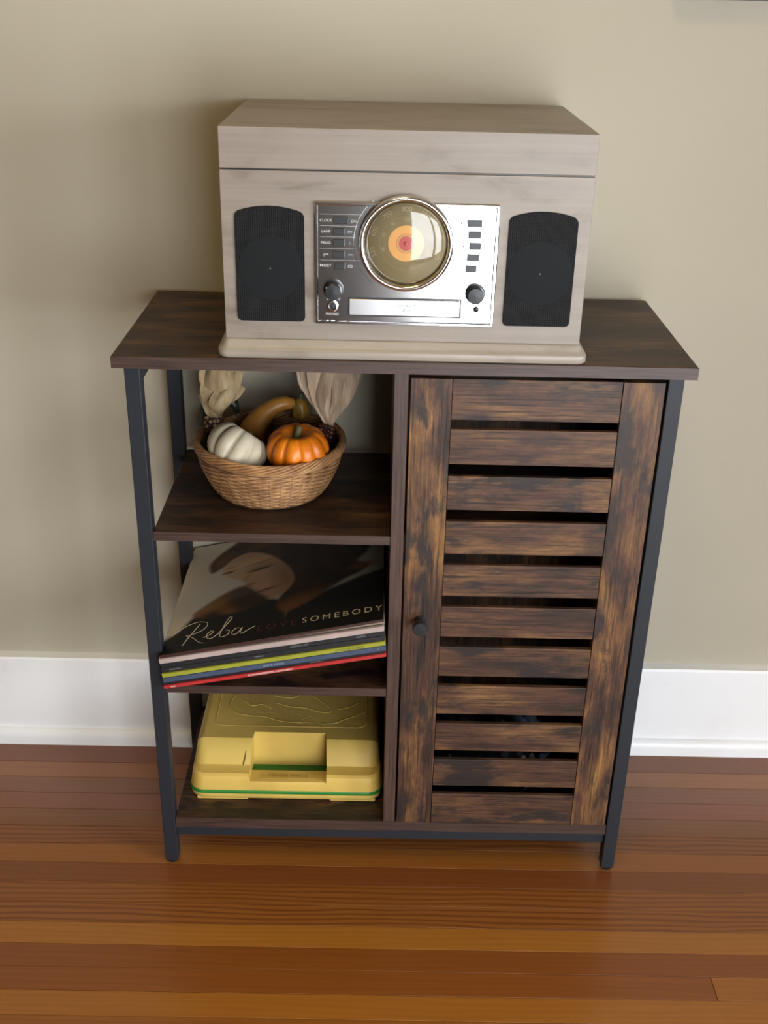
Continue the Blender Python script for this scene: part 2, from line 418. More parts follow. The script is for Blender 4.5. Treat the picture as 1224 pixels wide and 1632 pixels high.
# ------------------------------------------------------------------ record player
rp = tag(empty('record_player', (-.003, .155, H)), 'whitewashed wooden retro record player and radio with chrome panel on the cabinet', 'record player')
BX0, BX1, BY0, BY1 = -.2135, .2065, .012, .300
def plan(o): return rrect(BX0-o, BX1+o, BY0-o, min(BY1+o, .3015), .006+o*.6, 4)
pl = MB(); rings = [(.0085, 0), (.0100, .002), (.0100, .0085), (.0092, .0105), (.0065, .0118), (.0045, .0150), (.0030, .0195), (.0015, .0213)]
outs = [[(x, y, H+.0002+z) for x, y in plan(o)] for o, z in rings]; n = len(outs[0]); vs = [p for r_ in outs for p in r_]
fs = [(k*n+i, k*n+(i+1) % n, (k+1)*n+(i+1) % n, (k+1)*n+i) for k in range(len(outs)-1) for i in range(n)] + [tuple(range(n)), tuple(range((len(outs)-1)*n, len(outs)*n))]
pl.add(vs, fs).build('plinth', M['ash_base'], rp, smooth=True, angle=50)
MB().box(BX0, BX1, BY0, BY1, H+.0215, 1.0120).build('body', M['ash'], rp, bevel=.0008)
lid = MB().box(BX0, BX1, BY0, BY1, 1.0134, 1.0580).build('lid', M['ash'], rp, bevel=.0012)
MB().box(BX0+.0015, BX1-.0015, BY0+.0015, BY1-.0015, 1.0120, 1.0134).build('lid_gap', M['plastic_black'], rp)
def grille_pts(x0, x1, z0, z1, rise):
    r = .0055; pts = []
    for cx, cz, a0 in ((x0+r, z0+r, 180), (x1-r, z0+r, 270)):
        for k in range(6): a = R(a0+18*k); pts.append((cx+r*math.cos(a), cz+r*math.sin(a)))
    for k in range(31):
        v = math.cos(math.pi*k/30); x = (x0+x1)/2+(x1-x0)/2*v; d = (x1-x0)/2*(1-abs(v))
        cut = r-math.sqrt(max(0, r*r-(r-d)**2)) if d < r else 0
        pts.append((x, z1-rise*v*v-cut))
    return pts
for x0, x1 in ((-.1985, -.1192), (.1132, .1920)):
    g = MB().prism(grille_pts(x0, x1, .8405, .9735, .0075), XZ, BY0-.0022, BY0+.001).build('speaker_grille', M['grille'], rp, bevel=.0008)
    cx, cz = (x0+x1)/2, .903
    MB().lathe([(.0012, 0), (.0010, .0006), (0, .0008)], (cx, BY0-.0022, cz), axis='Y', n=10, cap=False).build('centre_rivet', M['plastic_grey'], g, smooth=True)
    MB().lathe([(.0370, 0), (.0368, .0003), (.0352, .0004), (0, .0005)], (cx, BY0-.0021, cz), axis='Y', n=48, cap=False).build('perforated_disc', M['perf'], g, smooth=True)
# chrome control panel
PX0, PX1, PZ0, PZ1 = -.1080, .1025, .8385, .9803
DC = (-.0030, .9352)
cp_out = rrect(PX0, PX1, PZ0, PZ1, .003, 3)
m = MB(); lay = [(0, BY0+.001), (0, BY0-.0022), (.0012, BY0-.0036), (.0034, BY0-.0036), (.0046, BY0-.0018)]
rows = [[(x, y, z) for x, z in rrect(PX0+o, PX1-o, PZ0+o, PZ1-o, max(.0008, .003-o), 3)] for o, y in lay]
n = len(rows[0]); vs = [p for r_ in rows for p in r_]
fs = [(k*n+i, k*n+(i+1) % n, (k+1)*n+(i+1) % n, (k+1)*n+i) for k in range(len(rows)-1) for i in range(n)] + [tuple(range((len(rows)-1)*n, len(rows)*n))]
panel = m.add(vs, fs).build('control_panel', M['chrome'], rp, smooth=True, angle=25)
PY = BY0-.0018
def pbox(name, x, z, w, h, d, mt, bev=.0006, skew=0):
    pts = [(x-w/2, z-h/2), (x+w/2-max(skew, 0), z-h/2), (x+w/2, z+h/2), (x-w/2, z+h/2)]
    if skew < 0: pts = [(x-w/2-skew, z-h/2), (x+w/2, z-h/2), (x+w/2, z+h/2), (x-w/2, z+h/2)]
    if skew == 9: pts = [(x-w/2, z-h/2), (x+w/2, z-h/2), (x+w/2, z+h/2), (x-w/2+.003, z+h/2)]
    return MB().prism(pts, XZ, PY+.0004, PY-d).build(name, mt, panel, bevel=bev)
for x, z, w, sk in ((-.0772, .9594, .0175, .0018), (-.0797, .9467, .0138, 0), (-.0797, .9339, .0135, 0), (-.0797, .9205, .0140, 0), (-.0786, .9075, .0125, 0)):
    pbox('button', x, z, w, .0078, .0022, M['plastic_black'], skew=sk)
for x, z, w, sk in ((.0738, .9590, .0178, -.0016), (.0748, .9461, .0140, 0), (.0760, .9333, .0130, 0), (.0742, .9203, .0138, 9), (.0726, .9072, .0125, 0)):
    pbox('button', x, z, w, .0076, .0022, M['plastic_black'], skew=(0 if sk == 9 else sk))
# faint engraved lines between the left buttons
for k, z in enumerate((.9660, .9530, .9405, .9273, .9140)):
    xr = DC[0]-math.sqrt(max(.0001, .057**2-(z-DC[1])**2))
    MB().box(-.1015, xr-.001, PY-.00015, PY+.0004, z-.00018, z+.00018).build('engraved_line', M['chrome_brushed'], panel)
for k in range(3):
    r0 = .0565+.0018*k
    a0, a1 = R(128), R(232)
    path = [(DC[0]+r0*math.cos(a0+(a1-a0)*i/24), PY-.0001, DC[1]+r0*math.sin(a0+(a1-a0)*i/24)) for i in range(25)]
    if k == 2: MB().tube(path, .0003, 5).build('engraved_line', M['chrome_brushed'], panel)
def lettering(s, x, z, size, mt, y=PY, parent=None, rot=0, name='lettering', space=1.0):
    vs, fs = text_mesh(s, size, space=space)
    c_, s_ = math.cos(rot), math.sin(rot)
    return MB().add([(x+v.x*c_-v.y*s_, y-.0004, z+v.x*s_+v.y*c_) for v in vs], fs).build(name, mt, parent or panel, fix=False)
for s, x, z in (('CLOCK', -.0945, .9590), ('LAMP', -.0945, .9465), ('PROG.', -.0945, .9338), ('|<<', -.0945, .9203), ('PRESET', -.0950, .9075), ('ON', -.0630, .9585), ('M+', -.0668, .9463), ('C', -.0668, .9338), ('>>|', -.0660, .9203), ('EQ', -.0665, .9070)):
    lettering(s, x, z, .0042, M['print_grey'])
for s, x, z in (('POWER', .0905, .9586), ('CD', .0882, .9460), ('BT', .0880, .9333), ('FM', .0880, .9203), ('+', .0815, .9072)):
    lettering(s, x, z, .0040, M['print_grey'])
lettering('VOLUME', -.0860, .8685, .0042, M['print_grey']); lettering('PHONES', -.0872, .8505, .0040, M['print_grey'])
for x, z in ((.0590, .9591), (.0628, .9330)):
    MB().lathe([(.0011, -.0002), (.0011, .0006), (0, .0009)], (x, PY, z), axis='Y', n=10, cap=False).build('indicator', M['red_led'] if z < .95 else M['plastic_black'], panel, smooth=True)
for x, z in ((-.0858, .8795), (.0790, .8785)):
    kn = MB()
    prof = [(.0118, -.0002), (.0118, .0010), (.0100, .0014), (.0098, .0120), (.0088, .0140), (.0, .0144)]
    kn.lathe(prof, (x, PY, z), axis='Y', n=30, cap=False)
    ko = kn.build('knob', M['plastic_black'], panel, smooth=True, angle=35)
MB().lathe([(.0070, -.0002), (.0070, .0012), (.0062, .0016), (.0040, .0014), (.0036, -.0001)], (-.0870, PY, .8600), axis='Y', n=24, cap=False).build('headphone_jack', M['chrome'], panel, smooth=True)
MB().lathe([(.0036, -.0002), (.0036, .0004), (0, .0005)], (-.0870, PY, .8600), axis='Y', n=18, cap=False).build('jack_hole', M['plastic_black'], panel, smooth=True)
MB().lathe([(.0034, -.0002), (.0033, .0010), (.0026, .0016), (0, .0018)], (.0812, PY, .8597), axis='Y', n=18, cap=False).build('infrared_sensor', M['plastic_black'], panel, smooth=True)
TX0, TX1, TZ0, TZ1 = -.0690, .0636, .8487, .8712
m = MB()
for a, b, c_, d in ((TX0, TX1, TZ0, TZ0+.0016), (TX0, TX1, TZ1-.0016, TZ1), (TX0, TX0+.0016, TZ0+.0016, TZ1-.0016), (TX1-.0016, TX1, TZ0+.0016, TZ1-.0016)):
    m.box(a, b, PY-.0006, PY+.0006, c_, d)
m.build('tray_slot', M['plastic_black'], panel)
MB().box(TX0+.0018, TX1-.0018, PY-.0030, PY+.0006, TZ0+.0018, TZ1-.0018).build('disc_tray', M['chrome_brushed'], panel, bevel=.0007)
lettering('COMPACT', 0.0, .8625, .0046, M['print_dark'], PY-.0030, space=.9); lettering('disc', 0.0, .8576, .0068, M['print_dark'], PY-.0030)
# round dial with bezel
bz = MB().lathe([(.0540, -.002), (.0545, .006), (.0540, .0095), (.0522, .0118), (.0500, .0122), (.0484, .0110), (.0474, .0080), (.0470, .0030)], (DC[0], BY0-.0005, DC[1]), axis='Y', n=72, cap=False)
dial = bz.build('tuning_dial', M['chrome'], rp, smooth=True, angle=180)
DY = BY0-.0040
def disc(name, r, y, mt, rin=0):
    if rin: return MB().lathe([(rin, 0), (r, 0)], (DC[0], y, DC[1]), axis='Y', n=64, cap=False).build(name, mt, dial)
    return MB().lathe([(r, -.001), (r, 0), (0, 0)], (DC[0], y, DC[1]), axis='Y', n=64, cap=False).build(name, mt, dial)
disc('dial_face', .0472, DY, M['dial_gold'])
disc('orange_disc', .0205, DY-.0004, M['dial_orange']); disc('red_disc', .0082, DY-.0008, M['dial_red'])
disc('printed_ring', .0112, DY-.0007, M['dial_red'], .0106); disc('printed_ring', .0094, DY-.0007, M['dial_text'], .0086)
disc('printed_ring', .0302, DY-.0002, M['dial_line'], .0298); disc('printed_ring', .0238, DY-.0002, M['dial_line'], .0235); disc('printed_ring', .0440, DY-.0002, M['dial_line'], .0436)
MB().lathe([(.0026, 0), (.0022, .002), (0, .0024)], (DC[0], DY-.0008, DC[1]), axis='Y', n=16, cap=False).build('spindle', M['dial_red'], dial, smooth=True)
num = MB()
for r0, arr in ((.0385, ('530', '600', '700', '800', '1000', '1200', '1600')), (.0268, ('88', '92', '96', '100', '104', '106', '108'))):
    for k, s in enumerate(arr):
        a = R(195 - 35*k)
        vs, fs = text_mesh(s, .0078 if r0 > .03 else .0052)
        c_, s_ = math.cos(a-math.pi/2), math.sin(a-math.pi/2)
        x, z = DC[0]+r0*math.cos(a), DC[1]+r0*math.sin(a)
        num.add([(x+v.x*c_-v.y*s_, DY-.0003, z+v.x*s_+v.y*c_) for v in vs], fs)
num.build('dial_numbers', M['dial_text'], dial, fix=False)
MB().lathe([(.0472*math.cos(R(a)), .0035+.0075*math.sin(R(a))) for a in range(0, 90, 9)]+[(.0, .0110)], (DC[0], BY0, DC[1]), axis='Y', n=64, cap=False).build('dial_glass', M['dial_glass'], dial, smooth=True, angle=180)

# ------------------------------------------------------------------ basket with pumpkins, gourds and corn
BC = (-.1790, .1500, .5600); BH, BR, BB = .0720, .0985, .071
M['wicker'] = mat('tan_wicker', (.30, .150, .062), .6); t = NT(M['wicker'])
_n = t.noise(t.coords((1, 1, 1)), 60, 4); t.color(t.ramp(_n, [(.3, (.20, .092, .034)), (.7, (.44, .235, .098))]))
M['wicker_dark'] = mat('brown_wicker', (.15, .07, .028), .65); t = NT(M['wicker_dark'])
_n = t.noise(t.coords((1, 1, 1)), 50, 4); t.color(t.ramp(_n, [(.3, (.075, .034, .013)), (.7, (.19, .09, .038))]))
bk = tag(empty('wicker_basket', BC), 'round tan woven wicker basket holding pumpkins on the upper shelf', 'basket')
def bprof(u):                          # u 0 (base) .. 1 (rim)
    return BB + (BR-BB)*math.sin(u*math.pi/2)**.82, BH*u
NS = 40
wv = MB(); nrow = 20
for r_ in range(nrow):
    u = .035 + .83*r_/(nrow-1); rad, z = bprof(u)
    path = []
    for i in range(NS*4):
        a = 2*math.pi*i/(NS*4)
        path.append((BC[0]+(rad+.0015*math.cos(NS/2*a+math.pi*(r_ % 2)))*math.cos(a), BC[1]+(rad+.0015*math.cos(NS/2*a+math.pi*(r_ % 2)))*math.sin(a), BC[2]+.002+z))
    wv.tube(path, .0018, 6, closed=True, flat=1.05)
wv.build('woven_wall', M['wicker'], bk, smooth=True, angle=180)
st = MB()
for i in range(NS):
    a = 2*math.pi*(i+.5)/NS
    st.tube([(BC[0]+bprof(u)[0]*math.cos(a), BC[1]+bprof(u)[0]*math.sin(a), BC[2]+.002+bprof(u)[1]) for u in (0, .1, .25, .4, .6, .8, .95)], .0017, 5)
st.build('stakes', M['wicker_dark'], bk, smooth=True, angle=180)
rim = MB()
for k in range(9):
    path = []
    for i in range(150):
        a = 2*math.pi*i/150; ph = 2*math.pi*k/9 + 5*a
        rr = BR+.0012+.0034*math.cos(ph); zz = BH*.965+.0062*math.sin(ph)
        path.append((BC[0]+rr*math.cos(a), BC[1]+rr*math.sin(a), BC[2]+zz+.0022*math.sin(2*a+.6)))
    rim.tube(path, .0021, 5, closed=True)
rim.build('twisted_rim', M['wicker'], bk, smooth=True, angle=180)
rim2 = MB()
for k in range(3):
    rad, z = bprof(.885+.03*k)
    rim2.tube([(BC[0]+(rad+.0022)*math.cos(2*math.pi*i/100), BC[1]+(rad+.0022)*math.sin(2*math.pi*i/100), BC[2]+z-.002+.0009*math.sin(13*2*math.pi*i/100+k*2)) for i in range(100)], .0016, 5, closed=True)
rim2.build('rim_binding', M['wicker_dark'], bk, smooth=True, angle=180)
MB().lathe([(0, .0005), (BB+.002, .0005), (BB+.0035, .003), (BB, .006), (0, .006)], BC, n=44, cap=False).build('base', M['wicker_dark'], bk, smooth=True)
MB().lathe([bprof(.05)]+[(bprof(u)[0]-.0022, bprof(u)[1]+.002) for u in (.05, .2, .4, .6, .8, .93)], BC, n=44, cap=False).build('lining', M['wicker_dark'], bk, smooth=True)

def skin_mat(name, c1, c2, rough=.42, sc_=40):
    c1 = tuple(k*.8 for k in c1); c2 = tuple(k*.8 for k in c2)
    m = mat(name, c1, rough); t = NT(m); n_ = t.noise(t.coords((1, 1, 1)), sc_, 4); t.color(t.ramp(n_, [(.3, c1), (.7, c2)])); t.bump(t.noise(t.coords((1, 1, 1)), 220, 3), .12, .0006); return m
def pumpkin(name, c, rad, sq, ribs, m, rot, stem_m, stem_h, label):
    e = tag(empty(name, (c[0], c[1], c[2]-rad*sq)), label, 'pumpkin')
    RT = Matrix.Rotation(rot[2], 3, 'Z') @ Matrix.Rotation(rot[1], 3, 'Y') @ Matrix.Rotation(rot[0], 3, 'X')
    nu, nv = ribs*8, 22; rows = []
    for j in range(nv+1):
        th = math.pi*j/nv; row = []
        for i in range(nu+1):
            ph = 2*math.pi*i/nu
            rib = abs(math.sin(ribs*ph/2))**.55
            k = rad*(1-.135*(1-rib)*math.sin(th)**.6)
            x = k*math.sin(th)**.85; z = rad*sq*math.cos(th)*(1-.42*math.exp(-(math.sin(th)/.33)**2)) + rad*sq*.05*rib*math.sin(th)**2*math.cos(th)
            p = RT @ Vector((x*math.cos(ph), x*math.sin(ph), z)); row.append((c[0]+p.x, c[1]+p.y, c[2]+p.z))
        rows.append(row)
    MB().grid(rows).build('flesh', m, e, smooth=True, angle=180)
    if stem_m:
        z0 = rad*sq*.52
        pth = [Vector((0, 0, z0)), Vector((.001, 0, z0+stem_h*.4)), Vector((.003, .001, z0+stem_h*.8)), Vector((.005, .002, z0+stem_h))]
        pth = [Vector(c)+RT @ q_ for q_ in pth]
        MB().tube(pth, [.0075, .0048, .0042, .0050], 7).build('stem', stem_m, e, smooth=True, angle=60)
    return e
M['white_p'] = skin_mat('cream_white_pumpkin_skin', (.52, .44, .31), (.64, .555, .41), .62); M['orange_p'] = skin_mat('orange_pumpkin_skin', (.74, .165, .006), (.95, .26, .010), .36)
M['stem'] = skin_mat('dried_green_stem', (.06, .07, .03), (.14, .13, .05), .7)
pumpkin('white_pumpkin', (-.2190, .1080, .6350), .0420, .76, 10, M['white_p'], (R(-22), R(34), 0), M['stem'], .010, 'small white pumpkin lying tilted in the wicker basket')
pumpkin('orange_pumpkin', (-.1380, .1085, .6370), .0425, .72, 11, M['orange_p'], (R(6), R(-3), .3), M['stem'], .016, 'small orange pumpkin with green stem in the wicker basket')
# crookneck gourd
M['gourd'] = skin_mat('amber_gourd_skin', (.42, .17, .025), (.58, .27, .05), .4, 25)
gp = [(-.212, .205, .598), (-.210, .204, .612), (-.206, .202, .628), (-.198, .200, .642), (-.187, .199, .655), (-.174, .200, .664), (-.162, .203, .6665), (-.153, .206, .664), (-.149, .207, .661)]
g = tag(empty('crookneck_gourd', (-.205, .204, .592)), 'amber crookneck gourd curving behind the pumpkins in the basket', 'gourd')
MB().tube(gp, [.010, .0185, .0205, .0170, .0130, .0110, .0102, .0085, .003], 18).build('flesh', M['gourd'], g, smooth=True, angle=180)
MB().tube([gp[-1], (-.1465, .2075, .658)], [.0030, .0022], 8).build('stem', M['stem'], g, smooth=True)
# dark green gourd peeking up behind the left corn
M['dgreen'] = skin_mat('dark_green_gourd_skin', (.012, .018, .010), (.035, .045, .022), .4, 30)
gp = [(-.232, .228, .640), (-.237, .231, .652), (-.247, .234, .661), (-.259, .235, .664), (-.270, .233, .659), (-.2765, .228, .645), (-.2765, .221, .628), (-.270, .214, .612), (-.262, .210, .602)]
g = tag(empty('green_gourd', (-.262, .212, .592)), 'dark green curved gourd at the left rear of the basket', 'gourd')
MB().tube(gp, [.003, .0070, .0085, .0090, .0098, .0105, .0120, .0140, .0080], 16).build('flesh', M['dgreen'], g, smooth=True, angle=180)
MB().tube([gp[0], (-.229, .227, .635)], [.003, .002], 7).build('stem', M['stem'], g, smooth=True)
# small yellow star gourd
M['yel'] = skin_mat('mustard_gourd_skin', (.26, .13, .015), (.40, .22, .03), .45, 30)
e = tag(empty('yellow_star_gourd', (-.1370, .2250, .6300)), 'mustard yellow pointed gourd beside the right corn husk', 'gourd')
rows = []
for j in range(13):
    th = math.pi*j/12; row = []
    for i in range(41):
        ph = 2*math.pi*i/40; k = .0115*(1+.4*max(0, math.cos(5*ph))*max(0, -math.cos(th)+.25))
        row.append((-.1420+k*math.sin(th)*math.cos(ph), .2250+k*math.sin(th)*math.sin(ph), .6500+.0165*math.cos(th)))
    rows.append(row)
MB().grid(rows).build('flesh', M['yel'], e, smooth=True, angle=180)
MB().tube([(-.142, .225, .665), (-.140, .226, .673)], [.004, .003], 7).build('stem', M['stem'], e, smooth=True)

# two ears of dried corn with husks turned up
def attr_mat(name, rough=.5, layer='tint', coat=0):
    m = mat(name, rough=rough, coat=coat); t = NT(m); a = t.n('ShaderNodeVertexColor'); a.layer_name = layer; t.color(a.outputs[0]); return m
M['kernels'] = attr_mat('corn_kernels', .3)
def husk_mat(name, c1, c2):
    c1 = tuple(k*.85 for k in c1); c2 = tuple(k*.85 for k in c2)
    m = mat(name, c1, .7, spec=.2); t = NT(m)
    n_ = t.noise(t.coords((90, 90, 8), 1), 1, 5, .6); t.color(t.ramp(n_, [(.3, c1), (.7, c2)])); t.bump(n_, .6, .0015); return m
M['huskL'] = husk_mat('tan_corn_husk', (.30, .20, .10), (.56, .42, .24)); M['huskR'] = husk_mat('pinkish_corn_husk', (.38, .25, .155), (.72, .55, .40))
def corn(name, label, base, tip, rad, palette, huskm, leaves, neck):
    e = tag(empty(name, base), label, 'corn')
    a = Vector(base); b = Vector(tip); ax = (b-a); L = ax.length; ax.normalize()
    s1 = ax.cross(Vector((0, 1, 0))).normalized(); s2 = s1.cross(ax)
    m = MB(); cols = []
    nr, nc = int(L/.0062), 14
    m.tube([a+ax*(L*k/8) for k in range(9)], [rad*.9*math.sin(math.pi*(.14+.74*k/8))**.5 for k in range(9)], 14)
    cols += [(.06, .03, .02)]*len(m.v)
    for i in range(nr):
        u = (i+.5)/nr; rr = rad*math.sin(math.pi*(.14+.74*u))**.5
        for j in range(nc):
            q_ = 2*math.pi*(j+.5*(i % 2)*0)/nc
            c0 = a+ax*(L*u)+(s1*math.cos(q_)+s2*math.sin(q_))*rr*.93
            nrm = (s1*math.cos(q_)+s2*math.sin(q_)); tg = nrm.cross(ax)
            w_, h_, d_ = rr*math.pi/nc*.95, .0029, .0026
            pts = [c0+tg*w_+ax*0, c0+ax*h_, c0-tg*w_, c0-ax*h_, c0+tg*w_*.75+ax*h_*.75, c0-tg*w_*.75+ax*h_*.75, c0-tg*w_*.75-ax*h_*.75, c0+tg*w_*.75-ax*h_*.75]
            top_ = [c0+nrm*d_+tg*w_*.5*p+ax*h_*.5*q2 for p, q2 in ((1, 1), (-1, 1), (-1, -1), (1, -1))]
            m.add([pts[0], pts[4], pts[1], pts[5], pts[2], pts[6], pts[3], pts[7]]+top_, [(0, 1, 8), (1, 2, 8), (2, 9, 8), (2, 3, 9), (3, 4, 9), (4, 10, 9), (4, 5, 10), (5, 6, 10), (6, 11, 10), (6, 7, 11), (7, 0, 11), (0, 8, 11), (8, 9, 10, 11)])
            cols += [palette[rng.randint(len(palette))]]*12
    o = m.build('ear', M['kernels'], e, smooth=True, angle=180, fix=False)
    ca = o.data.color_attributes.new('tint', 'FLOAT_COLOR', 'POINT')
    for i, c_ in enumerate(cols): ca.data[i].color = (*c_, 1)
    nk = Vector(neck)
    for k, (tx, ty, tz, w_, curl, tw) in enumerate(leaves):
        curl += .006*rng.randn(); tw += .35*rng.randn(); w_ *= .8+.3*rng.rand()
        tp = Vector((tx, ty, tz)); rows = []
        d = tp-nk; n_ = 9
        side = Vector((math.cos(tw), math.sin(tw), 0))
        out = Vector((-math.sin(tw), math.cos(tw), 0))
        if out.y > 0: out = -out
        for layer in (0, 1):
            pass
        front, back = [], []
        for i in range(n_+1):
            u = i/n_
            c0 = nk + d*u + out*(curl*math.sin(math.pi*u)) + Vector((.0016*math.sin(9*u+k), .0012*math.cos(7*u+k*2), 0))
            ww = w_*(.22+1.25*u**.8-.62*max(0, u-.72)/.28)
            fr, bk_ = [], []
            for j in range(7):
                v_ = j/6*2-1
                p = c0 + side*(ww*v_) + out*(ww*.35*(1-v_*v_)) + out*(.0011*math.sin(v_*7+k+3*u)) + Vector((0, 0, .004*u*math.sin(3*v_+k)))
                fr.append(p); bk_.append(p-out*.0005)
            front.append(fr); back.append(bk_)
        mm = MB(); mm.grid(front); mm.grid(back, True); mm.build('husk_leaf', huskm, e, smooth=True, angle=180, fix=False)
    return e
corn('dried_corn', 'dried speckled corn ear with tan husk at the left of the basket', (-.250, .165, .585), (-.262, .190, .652), .0155,
     [(.45, .33, .2), (.10, .04, .02), (.5, .4, .26), (.06, .025, .02), (.35, .22, .11)], M['huskL'],
     [(-.262, .200, .712, .017, .006, .1), (-.274, .196, .684, .010, .010, -.3), (-.250, .192, .722, .018, .010, .25), (-.236, .196, .716, .016, .008, -.1), (-.226, .202, .716, .012, .005, .5), (-.268, .205, .724, .013, -.004, .2), (-.244, .184, .697, .014, .009, .15), (-.222, .204, .690, .008, .004, -.2)], (-.2585, .188, .646))
corn('dried_corn', 'dark red corn ear with broad pale husk at the right of the basket', (-.118, .150, .590), (-.102, .186, .640), .0160,
     [(.05, .012, .010), (.08, .018, .012), (.03, .01, .01), (.10, .035, .02)], M['huskR'],
     [(-.128, .194, .724, .016, .006, .1), (-.114, .188, .735, .018, .010, .0), (-.098, .192, .740, .018, .012, -.1), (-.080, .198, .732, .017, .008, .15), (-.062, .204, .730, .013, .005, .35), (-.138, .202, .718, .012, .004, .3), (-.092, .210, .745, .020, -.004, 0), (-.070, .194, .716, .011, .009, -.25), (-.052, .208, .738, .010, .003, .2)], (-.1000, .186, .638))

# ------------------------------------------------------------------ records
AL = math.asin(.059/.306)
U = Vector((math.cos(AL), 0, math.sin(AL))); V = Vector((0, 1, 0)); N = Vector((-math.sin(AL), 0, math.cos(AL)))
A0 = Vector((-.3160, -.006, .3242))       # front lower left corner of the stack; its lower left edge rests on the shelf
def rec_mat(name, c, rough=.45):
    c = tuple(k*.78 for k in c)
    m = mat(name, c, rough, coat=.1, coat_r=.3); t = NT(m); n_ = t.noise(t.coords((1, 1, 1)), 35, 4); t.color(t.ramp(n_, [(.3, tuple(k*.85 for k in c)), (.7, tuple(k*1.08 for k in c))])); return m
W = .312
def sleeve(name, h0, th, du, dv, mt, label, spine=None, spine_c=None, tilt=0, wdt=.3085):
    du += h0*math.tan(AL)-.0002
    e = tag(empty(name, A0+U*du+V*dv+N*h0), label, 'record', 'records stacked on the middle shelf')
    Ur = U*math.cos(tilt)+N*math.sin(tilt); Nr = N*math.cos(tilt)-U*math.sin(tilt)
    def P(u, v, n): return A0+U*du+V*(dv+v)+N*h0+Ur*u+Nr*n
    def slab(u0, u1, v0, v1, n0, n1):
        m = MB(); pts = [P(u, v, n) for n in (n0, n1) for u, v in ((u0, v0), (u1, v0), (u1, v1), (u0, v1))]
        return m.add(pts, [(0, 3, 2, 1), (4, 5, 6, 7), (0, 1, 5, 4), (1, 2, 6, 5), (2, 3, 7, 6), (3, 0, 4, 7)])
    slab(0, wdt, .0006, W, 0, th).build('sleeve', mt, e, bevel=.0008)
    if spine: slab(.0004, wdt-.0004, -.0002, .0010, .0003, th-.0003).build('spine', spine, e, bevel=.0003, seg=1)
    for s, u, size, mc in (spine_c or ()):
        vs, fs = text_mesh(s, size, align='LEFT', res=2)
        MB().add([P(u+v.x, -.0005, th/2+v.y) for v in vs], fs).build('spine_lettering', mc, e, fix=False)
    return e, P
M['ink_w'] = mat('white_ink', (.72, .70, .66), .5); M['ink_d'] = mat('dark_ink', (.05, .05, .03), .5); M['ink_g'] = mat('grey_ink', (.25, .26, .27), .5); M['ink_b'] = mat('blue_grey_ink', (.30, .36, .45), .5)
S = [('red', .0055, (.50, .030, .030)), ('black_thin', .0040, (.012, .012, .016)), ('blue', .0078, (.060, .085, .145)), ('green', .0066, (.36, .37, .035)), ('black', .0078, (.014, .015, .018)), ('black', .0074, (.016, .017, .020)), ('pink', .0078, (.50, .39, .36))]
h = 0
rm = {k: rec_mat('sleeve_'+k, c) for k, _, c in S}
info = [('red', 0.0, .0008, 'red spined record, bottom of the leaning stack', [('BALL', .010, .0032, M['ink_w']), ('RYAN/MASTERSON / NORTHERN', .118, .0042, M['ink_w'])]),
        ('black_thin', -.0008, .0022, 'thin black record just above the red spine', [('LOVE SONGS 2', .205, .0026, M['ink_g'])]),
        ('blue', -.0004, .0004, 'slate blue spined record below the lime green one', [('SIMPLE SONGS', .140, .0045, M['ink_b']), ('2', .297, .004, M['ink_b'])]),
        ('green', -.0012, .0002, 'lime green spined record in the stack', [('SONGS OF A LIFE IN', .240, .0044, M['ink_d'])]),
        ('black', -.0022, .0020, 'black record lying directly on the lime green one', [('LONG PLAY', .012, .0030, M['ink_g']), ('VARIOUS', .130, .0032, M['ink_g'])]),
        ('black', -.0026, .0010, 'black spined record beneath the pale pink one', [('GREATEST HITS', .180, .0036, M['ink_g']), ('STEREO', .270, .0036, M['ink_g'])]),
        ('pink', -.0034, -.0008, 'thick pale pink spined record under the portrait cover', [])]
for (kk, th, c_), (k2, du, dv, lab, txt) in zip(S, info):
    sleeve('vinyl_record', h, th, du, dv, rm[kk], lab, rm[kk], txt); h += th+.0004
# two inner sleeves swell between the pink record and the top cover
M['kraft'] = rec_mat('brown_card', (.16, .10, .07)); 
th_top = .0036
e, P = sleeve('vinyl_record', h, th_top, -.0030, .0006, M['kraft'], 'record with a portrait cover and white script lettering, top of the stack', rec_mat('dark_red_card', (.055, .016, .016)), tilt=math.asin(.0052/.3085))
wm = MB(); wq = [(u*.3085, v) for u in (.34, 1) for v in (.004, .300)]
pts = [P(u, v, -.0002) for u, v in wq]+[P(u, v, -.0002)-N*(.0046*max(.02, u-.10)/.2085 if u > .2 else .0006) for u, v in wq]
wm.add(pts, [(0, 1, 3, 2), (4, 6, 7, 5), (0, 2, 6, 4), (1, 5, 7, 3), (0, 4, 5, 1), (2, 3, 7, 6)]).build('inner_sleeve', rec_mat('tan_inner_sleeve', (.30, .22, .16)), e)
# printed cover: painted point by point, flat print
GN = 150
uu, vv = np.meshgrid(np.linspace(0, 1, GN), np.linspace(0, 1, GN))
def poly(pts, soft=.012):
    p = np.array(pts); d = np.full(uu.shape, 9.0); ins = np.zeros(uu.shape, bool)
    for i in range(len(p)):
        a, b = p[i], p[(i+1) % len(p)]
        ab = b-a; tt = np.clip(((uu-a[0])*ab[0]+(vv-a[1])*ab[1])/(ab@ab+1e-12), 0, 1)
        d = np.minimum(d, np.hypot(uu-a[0]-tt*ab[0], vv-a[1]-tt*ab[1]))
        cond = ((a[1] > vv) != (b[1] > vv)) & (uu < (b[0]-a[0])*(vv-a[1])/(b[1]-a[1]+1e-12)+a[0]); ins ^= cond
    sd = np.where(ins, -d, d); return np.clip(.5-sd/(2*soft), 0, 1)
img = np.zeros((GN, GN, 3)); img[:] = (.50, .44, .35)
img *= (1-.50*np.clip((uu-.3)/.7, 0, 1))[..., None]
